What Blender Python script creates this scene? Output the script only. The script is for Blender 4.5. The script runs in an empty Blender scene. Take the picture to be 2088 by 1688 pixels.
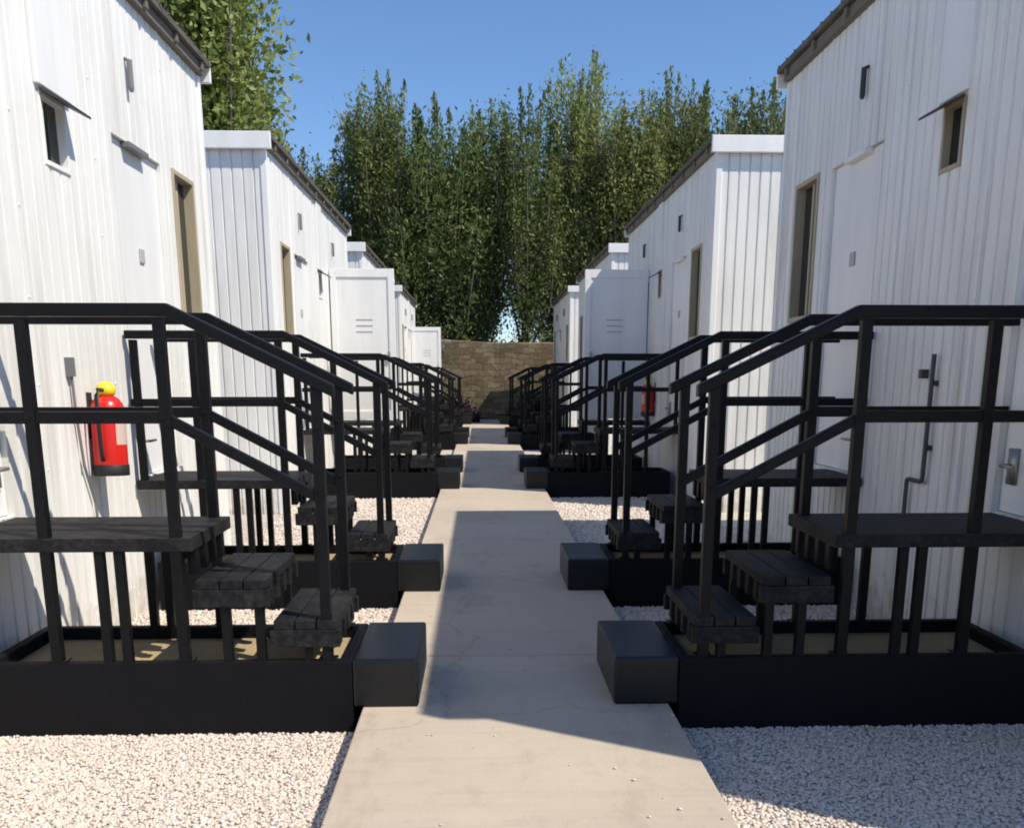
import bpy, math, random
import numpy as np
from mathutils import Vector, Matrix

# ------------------------------------------------------------------ camera, sky, sun, exposure
S = bpy.context.scene
COL = S.collection
F, CX, CY, VX, VY, EYE = 1900., 1044., 1200., 980., 768., 1.5
pitch = math.atan((CY - VY) / F)
yaw = math.atan((CX - VX) / F / (math.cos(pitch) + math.sin(pitch) * (CY - VY) / F))
cam_d = bpy.data.cameras.new('camera')
cam = bpy.data.objects.new('camera', cam_d); COL.objects.link(cam)
cam.location = (0, 0, EYE)
cam.rotation_euler = (math.pi / 2 - pitch, 0, -yaw)
cam_d.sensor_width = 36.0
cam_d.lens = F / 2088 * 36
cam_d.shift_x = 0.0
cam_d.shift_y = (CY - 844) / 2088
cam_d.clip_start = 0.05
cam_d.clip_end = 3000
S.camera = cam

SUN_EL, SUN_AZ = math.radians(50.75), math.radians(30.5)
sv = Vector((math.cos(SUN_EL) * math.cos(SUN_AZ), -math.cos(SUN_EL) * math.sin(SUN_AZ), math.sin(SUN_EL)))
W = bpy.data.worlds.new('World'); S.world = W; W.use_nodes = True
wn = W.node_tree.nodes; wl = W.node_tree.links
bg = wn['Background']
sky = wn.new('ShaderNodeTexSky'); sky.sky_type = 'NISHITA'; sky.sun_disc = False
sky.sun_elevation = SUN_EL; sky.sun_rotation = math.atan2(sv.x, sv.y)
sky.altitude = 0; sky.air_density = 1.0; sky.dust_density = 0.0; sky.ozone_density = 8.0
wl.new(sky.outputs[0], bg.inputs[0]); bg.inputs[1].default_value = 0.135
sl = bpy.data.lights.new('sun', 'SUN'); sl.energy = 4.95; sl.angle = math.radians(0.5); sl.color = (1, .92, .785)
so = bpy.data.objects.new('sun', sl); COL.objects.link(so)
so.rotation_euler = (-sv).to_track_quat('-Z', 'Y').to_euler()
S.view_settings.view_transform = 'Standard'; S.view_settings.look = 'None'
S.view_settings.exposure = 0.2; S.view_settings.gamma = 1.0
S.cycles.filter_width = 1.9
S.cycles.max_bounces = 8

# ------------------------------------------------------------------ helpers
class MB:
    """collects boxes, bars, tubes and quads into one mesh"""
    def __init__(s): s.v = []; s.f = []; s.mi = []; s.m = 0
    def add(s, vs, fs):
        o = len(s.v); s.v += [tuple(v) for v in vs]
        for f in fs: s.f.append(tuple(o + i for i in f)); s.mi.append(s.m)
    def box(s, a, b):
        x0, x1 = sorted((a[0], b[0])); y0, y1 = sorted((a[1], b[1])); z0, z1 = sorted((a[2], b[2]))
        s.add([(x0,y0,z0),(x1,y0,z0),(x1,y1,z0),(x0,y1,z0),(x0,y0,z1),(x1,y0,z1),(x1,y1,z1),(x0,y1,z1)],
              [(0,3,2,1),(4,5,6,7),(0,1,5,4),(1,2,6,5),(2,3,7,6),(3,0,4,7)])
    def strip(s, pts, y0, y1, h):
        """bar with constant vertical thickness following (x,z) points, from y0 to y1"""
        n = len(pts); vs = []
        for x, z in pts: vs += [(x,y0,z-h),(x,y1,z-h),(x,y1,z),(x,y0,z)]
        fs = []
        for i in range(n - 1):
            a, b = 4*i, 4*i+4
            for k in range(4): fs.append((a+k, a+(k+1)%4, b+(k+1)%4, b+k))
        fs += [(3,2,1,0), (4*n-4,4*n-3,4*n-2,4*n-1)]
        if pts[0][0] > pts[-1][0]: fs = [f[::-1] for f in fs]
        fs = [f[::-1] for f in fs]
        s.add(vs, fs)
    def tube(s, pts, rads, seg=10, cap=True):
        pts = [Vector(p) for p in pts]
        if not hasattr(rads, '__len__'): rads = [rads]*len(pts)
        vs = []; n = len(pts)
        for i, p in enumerate(pts):
            d = (pts[min(i+1,n-1)] - pts[max(i-1,0)]).normalized()
            u = d.orthogonal().normalized() if abs(d.z) > .9 else d.cross(Vector((0,0,1))).normalized()
            if abs(d.z) > .9: u = Vector((1,0,0)) - d * d.x; u.normalize()
            w = d.cross(u)
            for k in range(seg):
                a = 2*math.pi*k/seg
                vs.append(p + (u*math.cos(a) + w*math.sin(a))*rads[i])
        fs = []
        for i in range(n-1):
            for k in range(seg):
                a = i*seg+k; b = i*seg+(k+1)%seg
                fs.append((a, b, b+seg, a+seg))
        if cap: fs += [tuple(range(seg))[::-1], tuple((n-1)*seg+k for k in range(seg))]
        s.add(vs, fs)
    def build(s, name, mats, parent=None, bevel=0, smooth=False, flip=False, loc=None):
        me = bpy.data.meshes.new(name)
        v = s.v; f = s.f
        if flip: v = [(-x,y,z) for x,y,z in v]; f = [q[::-1] for q in f]
        me.from_pydata(v, [], f)
        if not isinstance(mats, (list, tuple)): mats = [mats]
        for m in mats: me.materials.append(m)
        me.polygons.foreach_set('material_index', s.mi)
        if smooth: me.polygons.foreach_set('use_smooth', [True]*len(f))
        me.update()
        o = bpy.data.objects.new(name, me); COL.objects.link(o)
        if parent is not None: o.parent = parent
        if loc is not None: o.location = loc
        if bevel:
            b = o.modifiers.new('bevel', 'BEVEL'); b.width = bevel; b.segments = 2; b.limit_method = 'ANGLE'
        return o

def tag(o, label=None, cat=None, group=None, kind=None):
    if label: o['label'] = label
    if cat: o['category'] = cat
    if group: o['group'] = group
    if kind: o['kind'] = kind
    return o

def empty(name, loc, label, cat, group=None):
    o = bpy.data.objects.new(name, None); COL.objects.link(o); o.location = loc
    o.empty_display_size = .2
    return tag(o, label, cat, group)

def copy_tree(o, parent=None):
    c = o.copy(); COL.objects.link(c)
    if parent is not None: c.parent = parent
    for ch in list(o.children): copy_tree(ch, c)
    return c

# ------------------------------------------------------------------ materials
def mat(name, col, rough=.6, spec=.5, metal=0):
    m = bpy.data.materials.new(name); m.use_nodes = True
    b = m.node_tree.nodes['Principled BSDF']
    b.inputs['Base Color'].default_value = (*col, 1); b.inputs['Roughness'].default_value = rough
    b.inputs['Specular IOR Level'].default_value = spec; b.inputs['Metallic'].default_value = metal
    return m, m.node_tree.nodes, m.node_tree.links, b

def coords(n, l, scale=(1,1,1), kind='Object'):
    t = n.new('ShaderNodeTexCoord'); mp = n.new('ShaderNodeMapping'); mp.inputs['Scale'].default_value = scale
    l.new(t.outputs[kind], mp.inputs['Vector']); return mp.outputs[0]

def noise(n, l, vec, scale, detail=4, rough=.6):
    t = n.new('ShaderNodeTexNoise'); t.inputs['Scale'].default_value = scale; t.inputs['Detail'].default_value = detail
    t.inputs['Roughness'].default_value = rough; l.new(vec, t.inputs['Vector']); return t.outputs['Fac']

def ramp(n, l, fac, stops):
    r = n.new('ShaderNodeValToRGB'); e = r.color_ramp.elements
    while len(e) < len(stops): e.new(.5)
    for el, (p, c) in zip(e, stops): el.position = p; el.color = (*c, 1)
    l.new(fac, r.inputs[0]); return r.outputs[0]

def mix(n, l, a, b, fac, mode='MIX'):
    x = n.new('ShaderNodeMix'); x.data_type = 'RGBA'; x.blend_type = mode
    for s_, val in ((x.inputs[6], a), (x.inputs[7], b)):
        if isinstance(val, tuple): s_.default_value = (*val, 1)
        else: l.new(val, s_)
    if isinstance(fac, float): x.inputs[0].default_value = fac
    else: l.new(fac, x.inputs[0])
    return x.outputs[2]

def bump(n, l, b, h, strength, dist):
    k = n.new('ShaderNodeBump'); k.inputs['Strength'].default_value = strength; k.inputs['Distance'].default_value = dist
    l.new(h, k.inputs['Height']); l.new(k.outputs[0], b.inputs['Normal'])

def painted(name, base, dirt, rough=.5, streak=False):
    m, n, l, b = mat(name, base, rough)
    v = coords(n, l, (3, 3, .35)); f1 = noise(n, l, v, 1.6, 5, .65)
    v2 = coords(n, l); f2 = noise(n, l, v2, .9, 3)
    c = mix(n, l, base, dirt, ramp(n, l, f1, [(.42, (0,0,0)), (.8, (1,1,1))]))
    c = mix(n, l, c, dirt, ramp(n, l, f2, [(.5, (0,0,0)), (.85, (.6,.6,.6))]))
    if streak:      # rust-tinged runs and soil splashed up from the gravel
        f5 = noise(n, l, coords(n, l, (1, 9, .28)), 1.3, 4, .6); f6 = noise(n, l, v2, .55, 2)
        g = n.new('ShaderNodeMath'); g.operation = 'MULTIPLY'; l.new(f5, g.inputs[0]); l.new(f6, g.inputs[1])
        c = mix(n, l, c, (.55,.51,.45), ramp(n, l, g.outputs[0], [(.31,(0,0,0)),(.44,(.5,.5,.5))]))
        sp = n.new('ShaderNodeSeparateXYZ'); l.new(v2, sp.inputs[0])
        f7 = noise(n, l, v2, 8, 5, .7)
        mr = n.new('ShaderNodeMapRange'); mr.inputs[1].default_value = .02; mr.inputs[2].default_value = .5; mr.inputs[3].default_value = .42; mr.inputs[4].default_value = 0
        l.new(sp.outputs[2], mr.inputs[0])
        ad = n.new('ShaderNodeMath'); ad.operation = 'ADD'; l.new(mr.outputs[0], ad.inputs[0]); l.new(f7, ad.inputs[1])
        c = mix(n, l, c, (.46,.41,.34), ramp(n, l, ad.outputs[0], [(.70,(0,0,0)),(.95,(.7,.7,.7))]))
    l.new(c, b.inputs['Base Color'])
    f3 = noise(n, l, v2, 14, 3); bump(n, l, b, f3, .12, .01)
    r = n.new('ShaderNodeMapRange'); r.inputs[3].default_value = rough - .08; r.inputs[4].default_value = rough + .15
    l.new(f2, r.inputs[0]); l.new(r.outputs[0], b.inputs['Roughness'])
    return m

WHITE = painted('white_wall_paint', (.815,.81,.785), (.62,.61,.575), .5, True)
TRIM = painted('white_trim_paint', (.83,.825,.805), (.70,.70,.68), .42)
DOORM = painted('white_door_paint', (.82,.815,.80), (.72,.72,.71), .38)

def black_paint(name, col, dust, rough, amount):
    m, n, l, b = mat(name, col, rough, .4 if 'block' in name else .16)
    v = coords(n, l); f = noise(n, l, v, 7, 6, .7); f2 = noise(n, l, v, 40, 3)
    g = n.new('ShaderNodeMath'); g.operation = 'MULTIPLY'; l.new(f, g.inputs[0]); l.new(f2, g.inputs[1])
    c = mix(n, l, col, dust, ramp(n, l, g.outputs[0], [(.18, (0,0,0)), (.45, (amount,)*3)]))
    l.new(c, b.inputs['Base Color']); bump(n, l, b, f2, .15, .004)
    return m
BLACK = black_paint('black_metal_paint', (.0045,.0045,.006), (.018,.017,.017), .42, .3)
TREAD = black_paint('dark_tread_board', (.008,.008,.010), (.05,.047,.045), .62, .7)
BASEM = black_paint('black_base_paint', (.004,.004,.006), (.012,.011,.012), .6, .4)
BLOCKM = black_paint('dark_step_block', (.0035,.0045,.006), (.014,.015,.017), .36, .5)

def wood(name, a, bcol, rough=.6):
    m, n, l, b = mat(name, a, rough)
    v = coords(n, l, (6, 6, .6)); f = noise(n, l, v, 5, 5)
    l.new(mix(n, l, a, bcol, f), b.inputs['Base Color']); bump(n, l, b, f, .2, .005); return m
WOOD = wood('tan_window_frame', (.50,.44,.31), (.32,.26,.17))
ROOFW = wood('weathered_roof_edge', (.19,.165,.135), (.11,.095,.08), .8)
ROOFM = black_paint('roof_sheet', (.085,.075,.065), (.21,.18,.14), .6, .9)
GLASS, *_ = mat('dark_window_glass', (.012,.014,.016), .06, .6)
DARKIN, *_ = mat('painted_room_shade', (.015,.013,.012), .8)  # near-black colour standing in for the shade of an unlit room
GREYM, *_ = mat('grey_fitting', (.16,.16,.165), .5)
VENTM, *_ = mat('pale_vent', (.42,.42,.44), .5)
CHROME, *_ = mat('steel_handle', (.38,.37,.35), .42, .5, .8)
PIPE, *_ = mat('dark_conduit', (.05,.052,.055), .5)
SEAL, *_ = mat('dark_fitting', (.03,.03,.03), .5)
RED, *_ = mat('red_enamel', (.62,.018,.012), .3)
YELLOW, *_ = mat('yellow_cap', (.85,.62,.03), .4)
LABELW, *_ = mat('pale_label', (.6,.45,.4), .5)
RUBBER, *_ = mat('black_rubber', (.012,.012,.013), .6)

def concrete():
    m, n, l, b = mat('path_concrete', (.5,.45,.38), .85, .25)
    v = coords(n, l)
    f1 = noise(n, l, v, .9, 5, .6); f2 = noise(n, l, v, 9, 5, .65); f3 = noise(n, l, v, 120, 2)
    c = mix(n, l, (.42,.355,.285), (.50,.425,.34), ramp(n, l, f1, [(.3,(0,0,0)),(.7,(1,1,1))]))
    c = mix(n, l, c, (.34,.29,.235), ramp(n, l, f2, [(.55,(0,0,0)),(.85,(.7,.7,.7))]))
    c = mix(n, l, c, (.30,.25,.2), ramp(n, l, f3, [(.6,(0,0,0)),(.85,(.5,.5,.5))]))
    # trowel drag lines across the path
    v2 = coords(n, l, (.6, 14, 1)); f4 = noise(n, l, v2, 2, 4)
    c = mix(n, l, c, (.36,.305,.25), ramp(n, l, f4, [(.5,(0,0,0)),(.8,(.45,.45,.45))]))
    # damp-looking drying stains
    v3 = coords(n, l, (1.3, .5, 1)); f5 = noise(n, l, v3, 1.7, 6, .7)
    c = mix(n, l, c, (.315,.26,.2), ramp(n, l, f5, [(.56,(0,0,0)),(.64,(.4,.4,.4)),(.7,(.15,.15,.15))]))
    vc = n.new('ShaderNodeTexVoronoi'); vc.feature = 'DISTANCE_TO_EDGE'; vc.inputs['Scale'].default_value = .45
    wv = n.new('ShaderNodeTexNoise'); wv.inputs['Scale'].default_value = 3; wv.inputs['Detail'].default_value = 5; l.new(v, wv.inputs['Vector'])
    vm = n.new('ShaderNodeVectorMath'); vm.operation = 'MULTIPLY_ADD'; vm.inputs[1].default_value = (.5,.5,.5); l.new(wv.outputs['Color'], vm.inputs[0]); l.new(v, vm.inputs[2]); l.new(vm.outputs[0], vc.inputs['Vector'])
    c = mix(n, l, c, (.20,.165,.13), ramp(n, l, vc.outputs['Distance'], [(.0,(.35,.35,.35)),(.005,(0,0,0))]))
    l.new(c, b.inputs['Base Color'])
    a = n.new('ShaderNodeMath'); a.operation = 'ADD'; l.new(f3, a.inputs[0]); l.new(f2, a.inputs[1])
    bump(n, l, b, a.outputs[0], .25, .006); return m
CONC = concrete()

def gravel_mat(name, stones):
    m, n, l, b = mat(name, (.5,.45,.4), .85, .25)
    if stones:
        g = n.new('ShaderNodeNewGeometry')
        c = ramp(n, l, g.outputs['Random Per Island'], [(0,(.52,.43,.36)),(.35,(.63,.54,.46)),(.6,(.69,.61,.54)),(.82,(.55,.49,.44)),(1,(.76,.71,.66))])
        f = noise(n, l, coords(n, l), 90, 3); c = mix(n, l, c, (.35,.3,.26), ramp(n, l, f, [(.55,(0,0,0)),(.9,(.6,.6,.6))]))
        l.new(c, b.inputs['Base Color'])
    else:
        v = coords(n, l)
        t = n.new('ShaderNodeTexVoronoi'); t.inputs['Scale'].default_value = 60; l.new(v, t.inputs['Vector'])
        sp = n.new('ShaderNodeSeparateColor'); l.new(t.outputs['Color'], sp.inputs[0])
        c = ramp(n, l, sp.outputs[0], [(0,(.42,.36,.30)),(.4,(.62,.55,.48)),(.7,(.70,.64,.58)),(1,(.78,.74,.70))])
        d = ramp(n, l, t.outputs['Distance'], [(.25,(1,1,1)),(.65,(.7,.7,.7))])  # shade in the gaps between stones, put into the colour
        c = mix(n, l, c, d, 1.0, 'MULTIPLY')
        f = noise(n, l, v, .25, 4); c = mix(n, l, c, (.36,.30,.23), ramp(n, l, f, [(.55,(0,0,0)),(.8,(.5,.5,.5))]))
        l.new(c, b.inputs['Base Color'])
        inv = n.new('ShaderNodeMath'); inv.operation = 'SUBTRACT'; inv.inputs[0].default_value = 1; l.new(t.outputs['Distance'], inv.inputs[1])
        bump(n, l, b, inv.outputs[0], .9, .012)
    return m
GRAVEL = gravel_mat('gravel_bed', False)
SAND, _n, _l, _b = mat('packed_sand', (.4,.3,.17), .9, .2)
_v = coords(_n, _l); _f = noise(_n, _l, _v, 12, 6, .7); _f2 = noise(_n, _l, _v, 90, 3)
_c = mix(_n, _l, (.30,.225,.12), (.50,.39,.24), _f); _c = mix(_n, _l, _c, (.22,.16,.09), ramp(_n, _l, _f2, [(.5,(0,0,0)),(.75,(.8,.8,.8))]))
_l.new(_c, _b.inputs['Base Color']); bump(_n, _l, _b, _f2, .6, .008)
STONES = gravel_mat('gravel_stone', True)

def stonewall():
    m, n, l, b = mat('brown_stone', (.2,.16,.11), .9, .2)
    t0 = n.new('ShaderNodeTexCoord'); sx = n.new('ShaderNodeSeparateXYZ'); l.new(t0.outputs['Object'], sx.inputs[0])
    cb = n.new('ShaderNodeCombineXYZ'); l.new(sx.outputs[0], cb.inputs[0]); l.new(sx.outputs[2], cb.inputs[1])
    v = coords(n, l); wv = n.new('ShaderNodeTexNoise'); wv.inputs['Scale'].default_value = 2.2; l.new(v, wv.inputs['Vector'])
    vm = n.new('ShaderNodeVectorMath'); vm.operation = 'MULTIPLY_ADD'; vm.inputs[1].default_value = (.34,.34,.34); l.new(wv.outputs['Color'], vm.inputs[0]); l.new(cb.outputs[0], vm.inputs[2])
    t = n.new('ShaderNodeTexBrick'); t.inputs['Scale'].default_value = 1.0; t.inputs['Brick Width'].default_value = .42; t.inputs['Row Height'].default_value = .19
    t.inputs['Mortar Size'].default_value = .014; t.inputs['Color1'].default_value = (.15,.11,.065,1); t.inputs['Color2'].default_value = (.27,.215,.15,1); t.inputs['Mortar'].default_value = (.13,.105,.07,1)
    l.new(vm.outputs[0], t.inputs['Vector'])
    f = noise(n, l, v, 5, 6, .7); f2 = noise(n, l, v, .8, 3)
    c = mix(n, l, t.outputs['Color'], (.09,.085,.035), ramp(n, l, f2, [(.45,(0,0,0)),(.7,(.7,.7,.7))]))
    c = mix(n, l, c, (.08,.065,.04), ramp(n, l, f, [(.45,(0,0,0)),(.8,(.7,.7,.7))]))
    l.new(c, b.inputs['Base Color'])
    a = n.new('ShaderNodeMath'); a.operation = 'SUBTRACT'; l.new(f, a.inputs[0]); l.new(t.outputs['Fac'], a.inputs[1])
    bump(n, l, b, a.outputs[0], .7, .05); return m
STONEW = stonewall()

def leafmat(name, a, bcol, c3, trans):
    m, n, l, b = mat(name, a, .55, .3)
    g = n.new('ShaderNodeNewGeometry')
    c = ramp(n, l, g.outputs['Random Per Island'], [(0, a), (.55, bcol), (1, c3)])
    oi = n.new('ShaderNodeObjectInfo')
    hs = n.new('ShaderNodeHueSaturation'); mr = n.new('ShaderNodeMapRange')
    mr.inputs[3].default_value = .72; mr.inputs[4].default_value = 1.45
    m2 = n.new('ShaderNodeMapRange'); m2.inputs[3].default_value = .485; m2.inputs[4].default_value = .53
    wn_ = n.new('ShaderNodeTexWhiteNoise'); wn_.noise_dimensions = '1D'; l.new(oi.outputs['Random'], wn_.inputs['W']); l.new(wn_.outputs['Value'], m2.inputs[0]); l.new(m2.outputs[0], hs.inputs['Hue'])
    l.new(oi.outputs['Random'], mr.inputs[0]); l.new(mr.outputs[0], hs.inputs['Value']); l.new(c, hs.inputs['Color'])
    l.new(hs.outputs[0], b.inputs['Base Color'])
    tr = n.new('ShaderNodeBsdfTranslucent'); l.new(hs.outputs[0], tr.inputs[0])
    mx = n.new('ShaderNodeMixShader'); mx.inputs[0].default_value = trans
    l.new(b.outputs[0], mx.inputs[1]); l.new(tr.outputs[0], mx.inputs[2]); l.new(mx.outputs[0], n['Material Output'].inputs[0])
    return m
LEAF = leafmat('slender_leaf', (.10,.14,.042), (.18,.225,.075), (.32,.34,.13), .45)
LEAFB = leafmat('back_row_leaf', (.09,.12,.095), (.16,.19,.15), (.25,.28,.22), .42)
LEAFL = leafmat('broad_leaf', (.10,.135,.035), (.19,.22,.06), (.31,.33,.12), .42)
LEAFP = leafmat('purple_leaf', (.022,.015,.024), (.035,.022,.04), (.05,.035,.06), .1)
BARK, _n, _l, _b = mat('grey_brown_bark', (.09,.075,.06), .9, .2)
_f = noise(_n, _l, coords(_n, _l, (4,4,.6)), 6, 5); _l.new(mix(_n, _l, (.05,.042,.036), (.15,.13,.11), _f), _b.inputs['Base Color']); bump(_n, _l, _b, _f, .6, .02)

# ------------------------------------------------------------------ ground, path, gravel
CXR = 0.145          # centre line of the walk between the two rows
g = MB(); g.add([(-400,-60,0),(400,-60,0),(400,700,0),(-400,700,0)], [(0,1,2,3)])
tag(g.build('ground', GRAVEL), kind='structure')

pb = MB()
ys = [-2.0, 1.15, 4.55, 8.0, 11.45, 14.9, 18.3, 21.7, 25.1, 28.4]
for a, b in zip(ys[:-1], ys[1:]):
    pb.box((CXR-.66, a, .0), (CXR+.66, b-.006, .12))
tag(pb.build('path', CONC, bevel=.007), kind='structure')

def pebbles(name, regions, seed, strays=()):
    rng = np.random.default_rng(seed)
    phi = (1+5**.5)/2
    iv = np.array([(-1,phi,0),(1,phi,0),(-1,-phi,0),(1,-phi,0),(0,-1,phi),(0,1,phi),(0,-1,-phi),(0,1,-phi),(phi,0,-1),(phi,0,1),(-phi,0,-1),(-phi,0,1)])
    iv /= np.linalg.norm(iv[0])
    ifc = np.array([(0,11,5),(0,5,1),(0,1,7),(0,7,10),(0,10,11),(1,5,9),(5,11,4),(11,10,2),(10,7,6),(7,1,8),(3,9,4),(3,4,2),(3,2,6),(3,6,8),(3,8,9),(4,9,5),(2,4,11),(6,2,10),(8,6,7),(9,8,1)])
    P = []; Rr = []
    for x0, x1, y0, y1, dens, r0, r1 in regions:
        k = int((x1-x0)*(y1-y0)*dens)
        P.append(np.c_[rng.uniform(x0,x1,k), rng.uniform(y0,y1,k), rng.uniform(.001,.007,k)])
        Rr.append(rng.uniform(r0,r1,k))
    for x0, x1, y0, y1, k in strays:
        P.append(np.c_[x0+(x1-x0)*rng.beta(.5,.5,k), rng.uniform(y0,y1,k), np.full(k,.124)]); Rr.append(rng.uniform(.003,.0075,k))
    P = np.concatenate(P); Rr = np.concatenate(Rr); N = len(P)
    sc = Rr[:,None]*rng.uniform([.75,.75,.5],[1.35,1.35,.9],(N,3))
    a = rng.uniform(0,6.28,N); ca, sa = np.cos(a), np.sin(a)
    V = iv[None]*(1+rng.uniform(-.16,.16,(N,12,1)))*sc[:,None,:]
    t = rng.uniform(-.5,.5,N); ct, st = np.cos(t), np.sin(t)
    y = V[...,1]*ct[:,None]-V[...,2]*st[:,None]; z = V[...,1]*st[:,None]+V[...,2]*ct[:,None]; x = V[...,0]
    V = np.stack([x*ca[:,None]-y*sa[:,None], x*sa[:,None]+y*ca[:,None], z], -1) + P[:,None]
    Fc = ifc[None] + (np.arange(N)*12)[:,None,None]
    me = bpy.data.meshes.new(name)
    nf = N*20
    me.vertices.add(N*12); me.vertices.foreach_set('co', V.astype(np.float32).ravel())
    me.loops.add(nf*3); me.loops.foreach_set('vertex_index', Fc.astype(np.int32).ravel())
    me.polygons.add(nf); me.polygons.foreach_set('loop_start', np.arange(0,nf*3,3,dtype=np.int32))
    me.polygons.foreach_set('use_smooth', np.ones(nf, dtype=bool))
    me.update(calc_edges=True); me.materials.append(STONES)
    o = bpy.data.objects.new(name, me); COL.objects.link(o); return o
GL, GR = CXR-.675, CXR+.675
tag(pebbles('gravel', [(-2.2,GL,2.2,3.85,9000,.005,.0098),(GR,2.5,2.2,3.85,9000,.005,.0098),
                       (-2.2,GL,3.85,6.7,3600,.007,.0125),(GR,2.5,3.85,6.7,3600,.007,.0125),
                       (-2.2,GL,6.7,13,1300,.009,.016),(GR,2.5,6.7,13,1300,.009,.016)], 4, [(GL+.02,GR-.02,2.2,9,110)]),
    'pale loose gravel lying on both sides of the concrete path', 'gravel', kind='stuff')

# ------------------------------------------------------------------ cabins
DW = 2.35            # wall plane, measured from the centre line
CL, CDP = 5.92, 3.2  # cabin length along the walk, depth
CH = 3.80
PER = .112
def prof(a):
    p = (a / PER) % 1.0
    return p
def ribbed(mb, a0, a1, z0, z1, P):
    """vertical tongue-and-groove boards: P(a, z, depth)"""
    ks = {a0, a1}
    k = math.floor(a0/PER)
    while k*PER < a1 + PER:
        for off in (0, .006, .016, .022):
            a = k*PER+off
            if a0 < a < a1: ks.add(a)
        k += 1
    ks = sorted(ks)
    def dep(a):
        q = a - math.floor(a/PER + 1e-9)*PER
        if q < .006: return .014*q/.006
        if q < .016: return .014
        if q < .022: return .014*(.022-q)/.006
        return 0
    vs = []; fs = []
    for a in ks: d = dep(a); vs += [P(a,z0,d), P(a,z1,d)]
    for i in range(len(ks)-1): fs.append((2*i, 2*i+2, 2*i+3, 2*i+1))
    mb.add(vs, fs)

OPENINGS = [(.55,1.05,1.93,2.95),(1.35,2.25,.86,2.93),(2.98,3.27,2.56,2.90),(3.93,4.80,.86,2.93),(5.05,5.55,1.93,2.95)]

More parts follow.
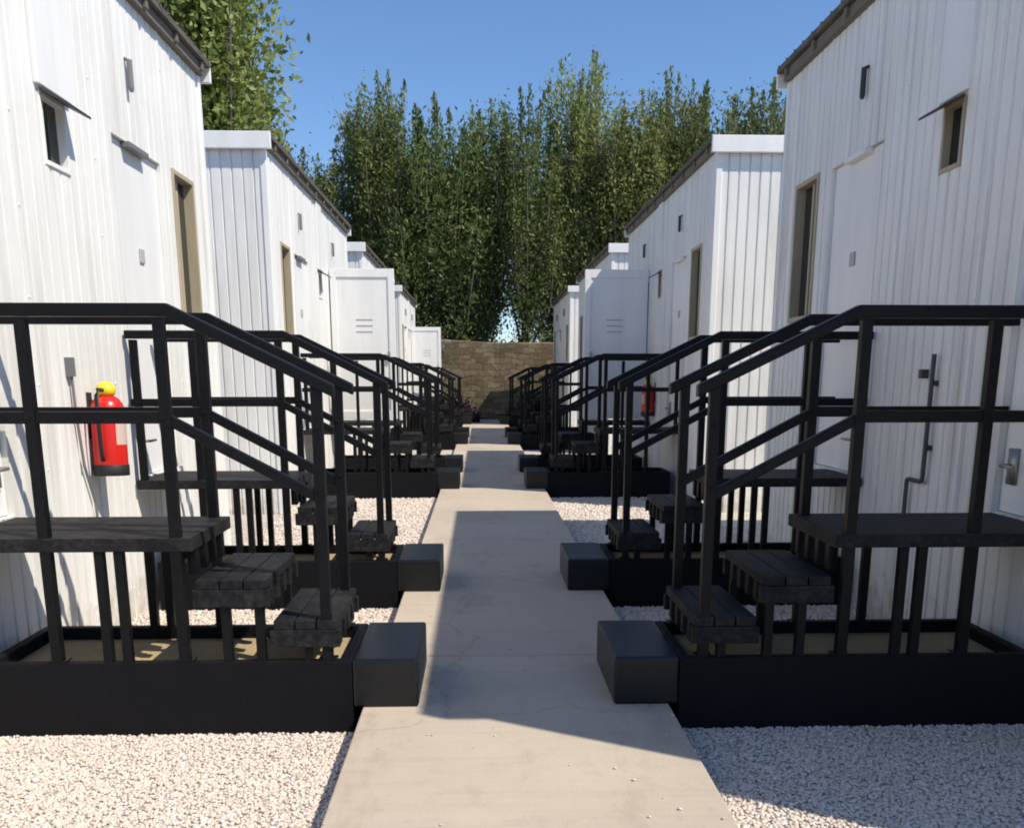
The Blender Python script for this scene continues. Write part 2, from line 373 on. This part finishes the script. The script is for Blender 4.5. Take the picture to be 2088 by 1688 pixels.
def make_cabin(side, name, Y, label, open_doors=(), CLn=CL, conduit=False):
    OPEN = list(OPENINGS)
    if side > 0: OPEN[2] = (2.93,3.15,2.57,2.90)
    fl = side < 0
    root = empty(name, (CXR + side*DW, Y, 0), label, 'cabin', 'white cabins along the path')
    # local frame: x outward from the walk (0 = wall plane), flipped for the row on the other hand
    B = lambda mb, nm, m, par=root, bev=0, sm=False: mb.build(nm, m, par, bev, sm, fl)
    w = MB()
    PF = lambda a, z, d: (d, a, z)
    cuts = sorted(OPEN)
    a = 0.0
    for (y0,y1,z0,z1) in cuts:
        ribbed(w, a, y0, .0, CH, PF); ribbed(w, y0, y1, 0, z0, PF); ribbed(w, y0, y1, z1, CH, PF); a = y1
        # reveals
        for q in ([(0,y0,z0),(.12,y0,z0),(.12,y0,z1),(0,y0,z1)], [(0,y1,z1),(.12,y1,z1),(.12,y1,z0),(0,y1,z0)],
                  [(0,y0,z1),(.12,y0,z1),(.12,y1,z1),(0,y1,z1)], [(0,y1,z0),(.12,y1,z0),(.12,y0,z0),(0,y0,z0)]):
            w.add(q, [(0,1,2,3)])
    ribbed(w, a, CLn, 0, CH, PF)
    w.f = [q[::-1] for q in w.f]
    B(w, 'wall', WHITE)
    for yy in (1.2, 2.62, 3.62, 4.93):
        e = MB(); e.box((-.008,yy-.014,.0),(.0,yy+.014,CH-.002))
        for k_ in range(9): e.tube([(-.0125,yy,.2+k_*.42),(-.008,yy,.2+k_*.42)], .007, 6)
        B(e, 'joint_strip', TRIM)
    e = MB()
    ribbed(e, 0, CDP, 0, CH, lambda a, z, d: (a, d, z))
    B(e, 'end_wall', WHITE)
    e = MB()
    ribbed(e, 0, CDP, 0, CH, lambda a, z, d: (CDP-a, CLn-d, z)); B(e, 'end_wall', WHITE)
    e = MB(); e.add([(CDP,0,0),(CDP,CLn,0),(CDP,CLn,CH),(CDP,0,CH)], [(0,1,2,3)]); B(e, 'back_wall', WHITE)
    for yy in (-.012, CLn-.05):
        e = MB(); e.box((-.012,yy,.0),(.05,yy+.062,CH-.002)); B(e, 'corner_trim', TRIM, bev=.004)
    # roof: sheet with overhang on weathered timber edge
    r = MB(); r.box((-.09,-.03,CH+.075),(CDP+.1,CLn+.05,CH+.115))
    k = 0
    y = -.03
    while y < CLn: r.tube([(-.10,y+.05,CH+.115),(CDP+.1,y+.05,CH+.115)], .007, 6); y += .19
    rf = B(r, 'roof', ROOFM)
    r = MB(); r.box((-.05,.01,CH),(CDP+.05,CLn-.01,CH+.073))
    y = .2
    while y < CLn-.1: r.box((-.075,y,CH+.012),(-.049,y+.05,CH+.0745)); y += .62
    B(r, 'roof_edge', ROOFW, rf, .004)
    r = MB(); r.box((-.08,-.075,CH-.03),(CDP+.1,-.032,CH+.135)); B(r, 'fascia', TRIM, rf, .006)
    r = MB(); r.box((-.08,CLn+.052,CH-.03),(CDP+.1,CLn+.09,CH+.135)); B(r, 'fascia', TRIM, rf, .006)
    # doors
    for i, (y0,y1,z0,z1) in enumerate((OPEN[1], OPEN[3])):
        op = i in open_doors
        d = MB()
        hy = y1-.10 if i == 0 else y0+.10
        if not op:
            d.box((.030,y0+.004,z0+.004),(.075,y1-.004,z1-.004))
            dr = B(d, 'door', DOORM, bev=.004)
            h = MB(); h.box((.012,hy-.035,1.0),(.0285,hy+.035,1.17)); h.tube([(.012,hy,1.09),(-.045,hy,1.09)], .009, 8)
            h.tube([(-.042,hy,1.09),(-.042,hy+(.11 if i else -.11),1.09)], .009, 8)
            B(h, 'handle', CHROME, dr, 0, True)
            q = MB(); yc = (y0+y1)/2; q.box((.018,yc-.04,2.23),(.0285,yc+.04,2.32)); B(q, 'number_plate', VENTM, dr, .003)
            q = MB(); q.box((-.03,y0+.22,z1-.035),(.028,y0+.57,z1+.0)); B(q, 'door_closer', GREYM if side < 0 else TRIM, dr, .004)
        else:
            # leaf swung out square to the wall, hinged on the jamb nearest the walk's start
            L = .93; yy = y0 + .004
            d.box((-.02-L,yy-.045,z0+.02),(-.02,yy,z1+.10))
            for bx in (((-.02-L,yy-.062,z0+.02),(-.02-L+.09,yy-.0455,z1+.10)), ((-.11,yy-.062,z0+.02),(-.02,yy-.0455,z1+.10)),
                       ((-.02-L+.0905,yy-.062,z1-.02),(-.1105,yy-.0455,z1+.10)), ((-.02-L+.0905,yy-.062,z0+.02),(-.1105,yy-.0455,z0+.14))): d.box(*bx)
            dr = B(d, 'door', DOORM, bev=.004); tag(dr, 'white door standing wide open')
            for s_ in range(3):
                q = MB(); q.box((-.62,yy-.050,2.14+.085*s_),(-.38,yy-.0458,2.155+.085*s_)); B(q, 'vent_slat', VENTM, dr)
            h = MB(); h.box((-L+.06,yy-.0775,1.72),(-L+.10,yy-.0625,1.86)); B(h, 'handle', CHROME, dr, .003)
            q = MB(); q.add([(.118,y0,z0),(.118,y1,z0),(.118,y1,z1),(.118,y0,z1)], [(3,2,1,0)]); B(q, 'doorway_shade_sheet', DARKIN)  # dark sheet across the opening, its colour stands for the unlit inside
        # lamp above the door
        q = MB(); yc = (y0+y1)/2 - .1; q.tube([(-.032,yc,3.24),(-.03,yc,3.26),(-.03,yc,3.42),(-.001,yc,3.43)], [.012,.018,.018,.012], 10)
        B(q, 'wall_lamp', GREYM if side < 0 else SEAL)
    # tall slot windows
    for (y0,y1,z0,z1) in (OPEN[0], OPEN[4]):
        f = MB(); t = .026
        f.box((-.012,y0-.008,z0-.012),(.118,y0+t,z1+.008)); f.box((-.012,y1-t,z0-.012),(.118,y1+.008,z1+.008))
        f.box((-.010,y0+t+.001,z1-t),(.116,y1-t-.001,z1+.008)); f.box((-.02,y0+t+.001,z0-.012),(.116,y1-t-.001,z0+t))
        f.box((.045,(y0+y1)/2-.02,z0+t+.001),(.10,(y0+y1)/2+.02,z1-t-.001))
        wd = B(f, 'tall_window', WOOD, bev=.003)
        q = MB(); q.add([(.065,y0+t,z0+t),(.065,y1-t,z0+t),(.065,y1-t,z1-t),(.065,y0+t,z1-t)], [(3,2,1,0)]); B(q, 'pane', GLASS, wd)
    # small vent window with its flap pushed out and a flat panel over it
    y0,y1,z0,z1 = OPEN[2]
    f = MB(); t = .018
    f.box((-.006,y0-.004,z0-.006),(.10,y0+t,z1+.004)); f.box((-.006,y1-t,z0-.006),(.10,y1+.004,z1+.004))
    f.box((-.004,y0+t+.001,z1-t),(.098,y1-t-.001,z1+.004)); f.box((-.010,y0+t+.001,z0-.006),(.098,y1-t-.001,z0+t))
    sw = B(f, 'vent_window', WOOD if side > 0 else TRIM, bev=.002)
    q = MB(); q.add([(.04,y0+t,z0+t),(.04,y1-t,z0+t),(.04,y1-t,z1-t),(.04,y0+t,z1-t)], [(3,2,1,0)]); B(q, 'pane', GLASS, sw)
    q = MB(); q.strip([(-.135,z1-.05),(-.012,z1+.012)], y0-.012, y1+.012, .014); B(q, 'flap', SEAL, sw)
    q = MB(); q.box((-.026,y0-.05,z1+.02),(.004,y1+.05,CH-.002)); B(q, 'blind_box', TRIM, bev=.005)
    if side < 0 and Y < 5:
        c = MB(); c.tube([(-.02,2.98,1.56),(-.02,2.99,1.3),(-.02,3.03,1.02),(-.02,3.13,.80),(-.02,3.16,.30),(-.02,3.165,.02)], .008, 7)
        c.box((-.035,2.955,1.50),(-.001,3.005,1.60)); B(c, 'cable', GREYM)
    if conduit:
        c = MB(); c.tube([(-.03,2.94,1.62),(-.03,2.94,.955),(-.03,2.945,.93),(-.03,2.97,.925),(-.03,3.10,.925),(-.03,3.125,.92),(-.03,3.13,.90),(-.03,3.13,.02)], .013, 8)
        for z in (1.45,1.1,.6,.2): c.box((-.02,2.92 if z > .9 else 3.11,z),(-.001,2.96 if z > .9 else 3.15,z+.03))
        cd = B(c, 'conduit', PIPE, sm=False)
        c = MB(); c.box((-.045,3.04,1.49),(-.001,3.08,1.54)); B(c, 'junction_box', PIPE, cd, .004)
    return root

NEAR = (2.2, 10.42, 18.45, 26.8)
make_cabin(-1, 'cabin', NEAR[0], 'sunlit white boarded cabin with a red extinguisher hung on its wall')
make_cabin(-1, 'cabin', NEAR[1], 'sunlit white cabin with a white cap on its end, just beyond the extinguisher cabin', (1,))
make_cabin(-1, 'cabin', NEAR[2], 'sunlit white cabin half hidden behind the larger open white door')
make_cabin(-1, 'cabin', NEAR[3], 'farthest sunlit white cabin, its open door beside the brown stone wall', (1,))
make_cabin(1, 'cabin', NEAR[0], 'shaded grey-looking cabin with a bent dark conduit on its wall, nearest on the shaded side', (), CL, True)
make_cabin(1, 'cabin', NEAR[1], 'cabin with brilliantly lit white end wall and shaded side, second on the shaded side', (1,))
make_cabin(1, 'cabin', NEAR[2], 'cabin on the shaded side showing only a small lit corner above the open grey door')
make_cabin(1, 'cabin', NEAR[3], 'farthest cabin on the shaded side, a thin lit strip beside the stone wall')

# ------------------------------------------------------------------ stairs
SWD = .62
def make_stairs(side):
    fl = side < 0
    root = empty('metal_stairs', (0,0,0), 'stairs', 'stairs', 'black stairs up to the cabin doors')
    B = lambda mb, nm, m, bev=.004, par=root: mb.build(nm, m, par, bev, False, fl)
    b = MB()
    t = .045; Z = .328; X0, X1 = .70, 2.25
    oz = [(X0,0),(X1,0),(X1,SWD),(X0,SWD)]; iz = [(X0+t,t),(X1-t,t),(X1-t,SWD-t),(X0+t,SWD-t)]
    vs = [(x,y,-.01) for x,y in oz]+[(x,y,Z) for x,y in oz]+[(x,y,Z) for x,y in iz]+[(x,y,-.01) for x,y in iz]
    fs = []
    for k in range(4):
        j = (k+1)%4; fs += [(k,j,4+j,4+k),(4+k,4+j,8+j,8+k),(8+k,8+j,12+j,12+k),(12+k,12+j,j,k)]
    b.add(vs, fs); bf = B(b, 'base_frame', BASEM, .006)
    b = MB(); b.box((X0+t+.002,t+.002,-.005),(X1-t-.002,SWD-t-.002,.27)); B(b, 'sand_fill', SAND, 0)
    b = MB(); b.box((.42,-.004,.121),(.698,SWD+.004,.333)); B(b, 'step_block', BLOCKM, .011)
    b = MB(); b.box((1.335,.0,.800),(2.335,SWD,.857)); 
    ld = B(b, 'landing', TREAD)
    for (x0,x1,z) in ((1.03,1.345,.68),(.745,1.035,.505)):
        b = MB(); n = 3; wdt = (x1-x0-.02)/n
        for i in range(n): b.box((x0+.01+i*wdt,.0,z-.04),(x0+.01+(i+1)*wdt-.006,SWD,z))
        b.box((x0,-.006,z-.115),(x1,.03,z-.0405)); b.box((x0,SWD-.03,z-.115),(x1,SWD+.006,z-.0405))
        for yy in (.09,.22,.35,.48): b.box((x0+.01,yy,z-.13),(x0+.045,yy+.05,z-.041))
        B(b, 'tread', TREAD, .003)
    b = MB()
    for yy in (.09,.22,.35,.48):
        b = MB(); b.box((1.345,yy,.685),(1.385,yy+.05,.7995)); B(b, 'riser_bar', BLACK)
    for yy in (.004, SWD-.054):
        front = yy < .1
        for (x, z0, z1) in ((1.91,.271,1.722),(1.38,.271,1.722),(.78,.271,1.472),(2.27,.858,1.722)):
            if not front and x > 1.5: continue
            b = MB(); b.box((x,yy,z0),(x+.043,yy+.043,z1))
            if x < 2: b.box((x-.018,yy-.003 if front else yy-.018,.3285),(x+.061,yy+.061 if front else yy+.046,.336))
            for zz in ((1.05,1.30) if x < 1 else (1.338,)): b.tube([(x+.0235,yy-.005,zz),(x+.0235,yy+.052,zz)], .010, 6)
            B(b, 'post', BLACK, .003)
        for (x, z0, z1) in ((1.70,.271,.7995),(1.62,.271,.7995),(1.20,.271,.60),(1.06,.271,.60),(.86,.271,.42)):
            b = MB(); b.box((x,yy+.004,z0),(x+.038,yy+.042,z1)); B(b, 'support_leg', BLACK, .003)
        b = MB(); b.strip([(2.335,1.778),(1.365,1.778),(.73,1.468)], yy-.006, yy+.050, .050); B(b, 'handrail', BLACK, .006)
        b = MB(); b.strip([(2.335,1.365),(1.41,1.365),(.81,1.042)], yy+.006, yy+.040, .048); B(b, 'mid_rail', BLACK)
    return root

SY = (3.80, 6.0, 11.75, 13.85, 19.75, 21.95, 28.1, 30.3)
LABL = ('nearest black stairs on the sunlit side, their base standing on pale gravel in front',
        'black stairs in the sun right behind the nearest sunlit ones, against the first cabin',
        'sunlit-side black stairs first past the lit gap between the two nearest cabins',
        'sunlit-side black stairs standing directly in front of the larger open white door',
        'sunlit-side black stairs seen as a thin tangle of rails past the larger open door',
        'sunlit-side black stairs third from the far end, in the tangle near the path end',
        'sunlit-side black stairs next to last, low on the horizon by the path end',
        'farthest black stairs on the sunlit side, under the small open door by the stone wall')
LABR = ('nearest stairs on the shaded side, solid black base beside bluish shaded gravel',
        'shaded-side black stairs close behind the nearest ones, against the lit white end wall',
        'shaded-side black stairs first past the lit gap, rails crossing a small red extinguisher',
        'shaded-side black stairs directly in front of the open grey door',
        'shaded-side black stairs just past the open grey door, merged into a dark cluster',
        'shaded-side black stairs third from the far end, inside the dark cluster of rails',
        'shaded-side black stairs next to last, left part of the dark cluster of rails',
        'farthest black stairs on the shaded side, at the end of the path')
for side, labs in ((-1, LABL), (1, LABR)):
    proto = make_stairs(side)
    for i, y in enumerate(SY):
        o = proto if i == 0 else copy_tree(proto)
        o.location = (CXR, y, 0); o['label'] = labs[i]

# ------------------------------------------------------------------ fire extinguishers
def lathe(mb, prof_, seg=20, c=(0,0)):
    n = len(prof_); vs = []
    for r, z in prof_:
        for k in range(seg):
            a = 2*math.pi*k/seg; vs.append((c[0]+r*math.cos(a), c[1]+r*math.sin(a), z))
    fs = [(i*seg+k, i*seg+(k+1)%seg, (i+1)*seg+(k+1)%seg, (i+1)*seg+k) for i in range(n-1) for k in range(seg)]
    fs += [tuple(range(seg))[::-1], tuple((n-1)*seg+k for k in range(seg))]
    mb.add(vs, fs)
def extinguisher(loc, side, label):
    r = empty('fire_extinguisher', loc, label, 'fire extinguisher', 'fire extinguishers on the cabin walls')
    r.rotation_euler = (math.radians(-3), 0, 0); r.scale = (1.12, 1.12, 1.0)
    b = MB(); lathe(b, [(.05,.0),(.078,.012),(.082,.03),(.082,.36),(.076,.395),(.058,.425),(.034,.442)]); B0 = b.build('cylinder', RED, r, 0, True)
    b = MB(); lathe(b, [(.084,-.004),(.0855,.0),(.0855,.055),(.0835,.058)]); b.build('foot_ring', RUBBER, B0, 0, True)
    b = MB(); lathe(b, [(.034,.4425),(.044,.452),(.047,.475),(.040,.50),(.024,.515),(.010,.52)]); b.build('valve_cap', YELLOW, r, 0, True)
    b = MB(); b.tube([(0,-.05,.47),(0,-.10,.47),(0,-.125,.44),(0,-.125,.30),(0,-.112,.12),(0,-.10,.08)], .011, 8); b.build('hose', RUBBER, r, 0, True)
    b = MB(); s_ = .055
    vs = []
    for i in range(9):
        a = -side*0 + math.pi*(0 if side < 0 else 1) - .8 + 1.6*i/8
        vs += [(.0828*math.cos(a), .0828*math.sin(a), .17), (.0828*math.cos(a), .0828*math.sin(a), .30)]
    b.add(vs, [(2*i, 2*i+2, 2*i+3, 2*i+1) for i in range(8)]); b.build('sticker', LABELW, B0)
    b = MB(); b.box((side*.0835,-.03,.20),(side*.099,.03,.46)); b.build('bracket', SEAL, r, .003)
    return r
extinguisher((CXR-DW+.10, 5.40, .955), -1, 'red fire extinguisher with yellow cap hung on the sunlit white wall')
extinguisher((CXR+DW-.10, 13.55, .95), 1, 'small red fire extinguisher on the shaded cabin wall, seen through black rails')

# ------------------------------------------------------------------ end wall of the lane, shrubs, trees
w = MB(); rnd = random.Random(5)
WY = 34.0
nx = 90; top = []; h = 2.7
for k in range(nx+1):
    h = .75*h + .25*2.72 + rnd.uniform(-.03,.03); top.append(h)
vs = []
for k in range(nx+1):
    x = -16 + 33*k/nx; j1, j2 = rnd.uniform(-.04,.04), rnd.uniform(-.04,.04)
    vs += [(x,WY+j1,-.05),(x,WY+j2,top[k]*.5),(x,WY+j1*.5,top[k]-.04),(x,WY+.06,top[k]),(x,WY+.40,top[k]),(x,WY+.45,-.05)]
fs = []
for k in range(nx):
    a = 6*k; b = a+6
    for q in range(5): fs.append((a+q, b+q, b+q+1, a+q+1))
w.add(vs, fs)
tag(w.build('stone_wall', STONEW), 'brown rough stone wall closing the far end of the path', 'wall')

def leaves(name, P, D, size, asp, rng, material, parent):
    """leaf quads at P, leaning along D"""
    N = len(P)
    D = D + rng.normal(0,.55,(N,3)); D /= np.linalg.norm(D,axis=1)[:,None]
    U = np.cross(D, rng.normal(0,1,(N,3))); U /= np.linalg.norm(U,axis=1)[:,None]
    s = size*rng.uniform(.6,1.4,N)[:,None]
    nrm = np.cross(D,U)*s*.12
    V = np.stack([P-D*s*.5, P+U*s*asp*.5+nrm, P+D*s*.5, P-U*s*asp*.5+nrm],1)
    me = bpy.data.meshes.new(name)
    me.vertices.add(N*4); me.vertices.foreach_set('co', V.astype(np.float32).ravel())
    me.loops.add(N*4); me.loops.foreach_set('vertex_index', np.arange(N*4,dtype=np.int32))
    me.polygons.add(N); me.polygons.foreach_set('loop_start', np.arange(0,N*4,4,dtype=np.int32))
    me.update(calc_edges=True); me.materials.append(material)
    o = bpy.data.objects.new(name, me); COL.objects.link(o); o.parent = parent; return o

def make_tree(name, H, R, base, seed, material, nplume, per, leaf, asp=.38, up=.75, spires=0):
    """upright tree: trunk, limbs rising steeply, each limb carrying an uneven plume of leaves"""
    rng = np.random.default_rng(seed)
    root = empty(name, (0,0,0), 'tree', 'tree')
    t = MB()
    k = 7; pts = [(rng.normal(0,.05)*i/k*2, rng.normal(0,.05)*i/k*2, H*.93*i/k) for i in range(k+1)]
    t.tube(pts, [.17*(1-i/(k+.6))*H/11+.015 for i in range(k+1)], 9)
    PP, DD = [], []
    for j in range(nplume):
        az = j*2.399 + rng.uniform(-.4,.4)
        f = (j+.5)/nplume
        z0 = base*.75 + (H*.62-base*.75)*f**.8
        ext = R*(1.0-.45*f)*rng.uniform(.5,1.25)
        ztop = min(H*.97, z0 + (H-z0)*rng.uniform(.35,.85) + .8) if j < nplume-4 else H*rng.uniform(.84,1.0)
        if j >= nplume-4: ext *= .45; z0 = H*.45
        thin = .5 if (j % 3 == 0 or j >= nplume-4) else 1.0
        st = np.array([0,0,z0]); md = np.array([math.cos(az)*ext*.75, math.sin(az)*ext*.75, z0+(ztop-z0)*.35]); en = np.array([math.cos(az)*ext, math.sin(az)*ext, ztop])
        t.tube([tuple(st), tuple(md), tuple(en*.9+md*.1)], [.05*H/11,.03*H/11,.008], 5)
        n = int(per*rng.uniform(.7,1.3))
        u = rng.beta(1.6,1.25,n)
        ax = st*((1-u)**2)[:,None] + 2*md*(u*(1-u))[:,None] + en*(u**2)[:,None]
        rad = (.50*R*(np.sin(np.pi*np.clip(u*.86+.10,0,1))**.8))*rng.uniform(.75,1.2)
        # twigs: cluster the points
        nc = max(6, n//22); cu = rng.integers(0,nc,n); off = rng.normal(0,1,(nc,3))
        off /= np.linalg.norm(off,axis=1)[:,None]; off *= (rng.uniform(.2,1,nc)**.5)[:,None]
        cc = rng.beta(1.5,1.2,nc); sel = cc[cu] + rng.normal(0,.035,n); sel = np.clip(sel,0.02,1.0)
        ax = st*((1-sel)**2)[:,None] + 2*md*(sel*(1-sel))[:,None] + en*(sel**2)[:,None]
        rad = .46*R*(np.sin(np.pi*np.clip(sel*.90+.08,0,1))**.9)*rng.uniform(.7,1.1)*thin
        P = ax + off[cu]*rad[:,None]*np.array([1,1,1.1]) + rng.normal(0,.11*R,(n,3))*np.array([1,1,1.5])
        P[:,2] = np.maximum(P[:,2], base*.8)
        PP.append(P)
        d = off[cu]*.6; d[:,2] += up; DD.append(d)
    if spires:      # thin leading shoots standing clear of the crown
        for j in range(spires):
            a, q = rng.uniform(0,6.28), R*rng.uniform(.1,.95); zt = H*rng.uniform(.93,1.07)-q*.45; zb = zt-rng.uniform(2.2,3.4)
            bx, by = math.cos(a)*q, math.sin(a)*q; lx, ly = rng.normal(0,.15,2)
            t.tube([(bx,by,zb),(bx+lx,by+ly,zt)], [.018,.004], 4)
            n = 190; u = rng.uniform(0,1,n)**.9
            w_ = (.24*(1-u)**.7+.03)[:,None]
            P = np.c_[bx+lx*u, by+ly*u, zb+(zt-zb)*u] + rng.normal(0,.6,(n,3))*w_
            PP.append(P); DD.append(np.tile([0,0,1.2],(n,1)))
    t.build('trunk', BARK, root, 0, True)
    leaves('crown', np.concatenate(PP), np.concatenate(DD), leaf, asp, rng, material, root)
    return root

protos = [make_tree('upright_tree', 11.4, 1.75, 2.2, 11, LEAF, 27, 780, .165, spires=9),
          make_tree('upright_tree', 10.6, 1.9, 2.0, 12, LEAF, 28, 780, .165, spires=9),
          make_tree('upright_tree', 12.2, 1.6, 2.6, 13, LEAF, 26, 780, .16, spires=9)]
FR = [(-7.6,35.6,1,.92,'upright green tree behind the stone wall, hard against the big leafy tree'),
      (-5.7,36.1,0,.82,'upright tree at the left of the row, just over the sunlit cabin roofs'),
      (-3.5,35.7,2,.94,'upright tree with two thin leading shoots, first tall one left of the lane'),
      (-1.9,35.4,1,1.02,'bushy yellow-green tree left of the middle of the lane, its crown hanging low'),
      (-.1,36.0,0,.96,'upright tree standing straight above the end of the path'),
      (1.7,35.5,2,.90,'upright tree over the path end, on the side towards the shaded cabins'),
      (3.6,36.2,2,1.02,'tallest thin spire in the tree row, right of the lane'),
      (5.3,35.6,0,.97,'upright tree just right of the tallest spire'),
      (7.0,35.9,2,.96,'upright tree above the roof line of the second shaded cabin'),
      (8.7,35.5,1,1.07,'light green tree rising over the lit white end wall'),
      (10.4,36.2,0,1.02,'upright tree beside the roof corner of the nearest shaded cabin')]
used = [False]*3
for i, (x, y, p, s, lab) in enumerate(FR):
    o = protos[p] if not used[p] else copy_tree(protos[p]); used[p] = True; s *= .985
    o.location = (x,y,0); o.rotation_euler = (0,0,i*1.9); o.scale = (s*(1+.1*math.sin(i*3)),s*(1+.1*math.sin(i*3)),s)
    tag(o, lab, 'tree', 'upright trees behind the stone wall')
bp = [make_tree('background_tree', 10.2, 1.9, 1.0, 21, LEAFB, 22, 800, .19), make_tree('background_tree', 9.4, 1.9, .9, 22, LEAFB, 22, 800, .19)]
bu = [False]*2
k = 0
for x in (-11.5,-9.6,-3.7,-2.4,-1.2,-.3,3.4,4.4,5.6,7.0,8.5,10.1,11.8,13.4,15.0):
    p = k % 2
    o = bp[p] if not bu[p] else copy_tree(bp[p]); bu[p] = True
    o.location = (x + .3*math.sin(k*5), 39.5 + 1.2*math.sin(k*2.3), 0); o.rotation_euler = (0,0,k*1.3); s = 1.0+.10*math.sin(k*4.1); o.scale = (s,s,s)
    tag(o, 'slender tree in the second row, glimpsed between the front trees', 'tree', 'second row of trees'); k += 1
# the big leafy trees beside the sunlit row
bl = make_tree('leafy_tree', 13.6, 2.7, 2.6, 31, LEAFL, 30, 1100, .19, .5, .15)
bl.location = (-7.0, 24.0, 0); tag(bl, 'big broad-leaved tree rising over the sunlit cabins, cut by the top edge', 'tree')
b2 = copy_tree(bl); b2.location = (-7.9, 28.5, 0); b2.rotation_euler = (0,0,2.1); b2.scale = (.95,.95,.92)
tag(b2, 'broad-leaved tree just behind the big leafy one, lower crown over the capped cabin', 'tree')

def bush(name, loc, r, h, n, leaf, material, seed, label):
    rng = np.random.default_rng(seed)
    root = empty(name, loc, label, 'shrub')
    st = MB()
    c = rng.normal(0,1,(14,3)); c /= np.linalg.norm(c,axis=1)[:,None]; c *= rng.uniform(.3,.8,(14,1)); c[:,2] = np.abs(c[:,2])+.1
    for q in c[:7]: st.tube([(0,0,0),(q[0]*r*.5,q[1]*r*.5,q[2]*h*.5),(q[0]*r,q[1]*r,q[2]*h)], [.02,.014,.006], 5)
    st.build('stem', BARK, root)
    idx = rng.integers(0,14,n)
    P = c[idx]*np.array([r,r,h]) + rng.normal(0,.24,(n,3))*np.array([r,r,h*.8]); P[:,2] = np.maximum(P[:,2],.03)
    d = c[idx].copy(); d[:,2] += .3
    leaves('foliage', P, d, leaf, .5, rng, material, root)
bush('shrub', (-.95, 32.4, 0), .65, 1.05, 1300, .14, LEAFP, 41, 'dark purple shrub at the foot of the stone wall, left of the path end')
bush('shrub', (-.35, 31.9, 0), .36, .55, 600, .12, LEAFP, 42, 'small dark purple shrub in front of the bigger purple one')
bush('shrub', (1.9, 33.2, 0), .7, 1.0, 900, .15, LEAFB, 43, 'low dark green shrub at the wall, behind the farthest shaded stairs')
bush('shrub', (1.2, 35.0, 1.6), .9, 1.1, 900, .2, LEAF, 44, 'olive creeper bulging over the top of the stone wall')
bush('shrub', (-2.1, 33.8, .2), 1.1, 2.3, 2600, .17, LEAFB, 45, 'dark creeper climbing the stone wall beside the last open door')
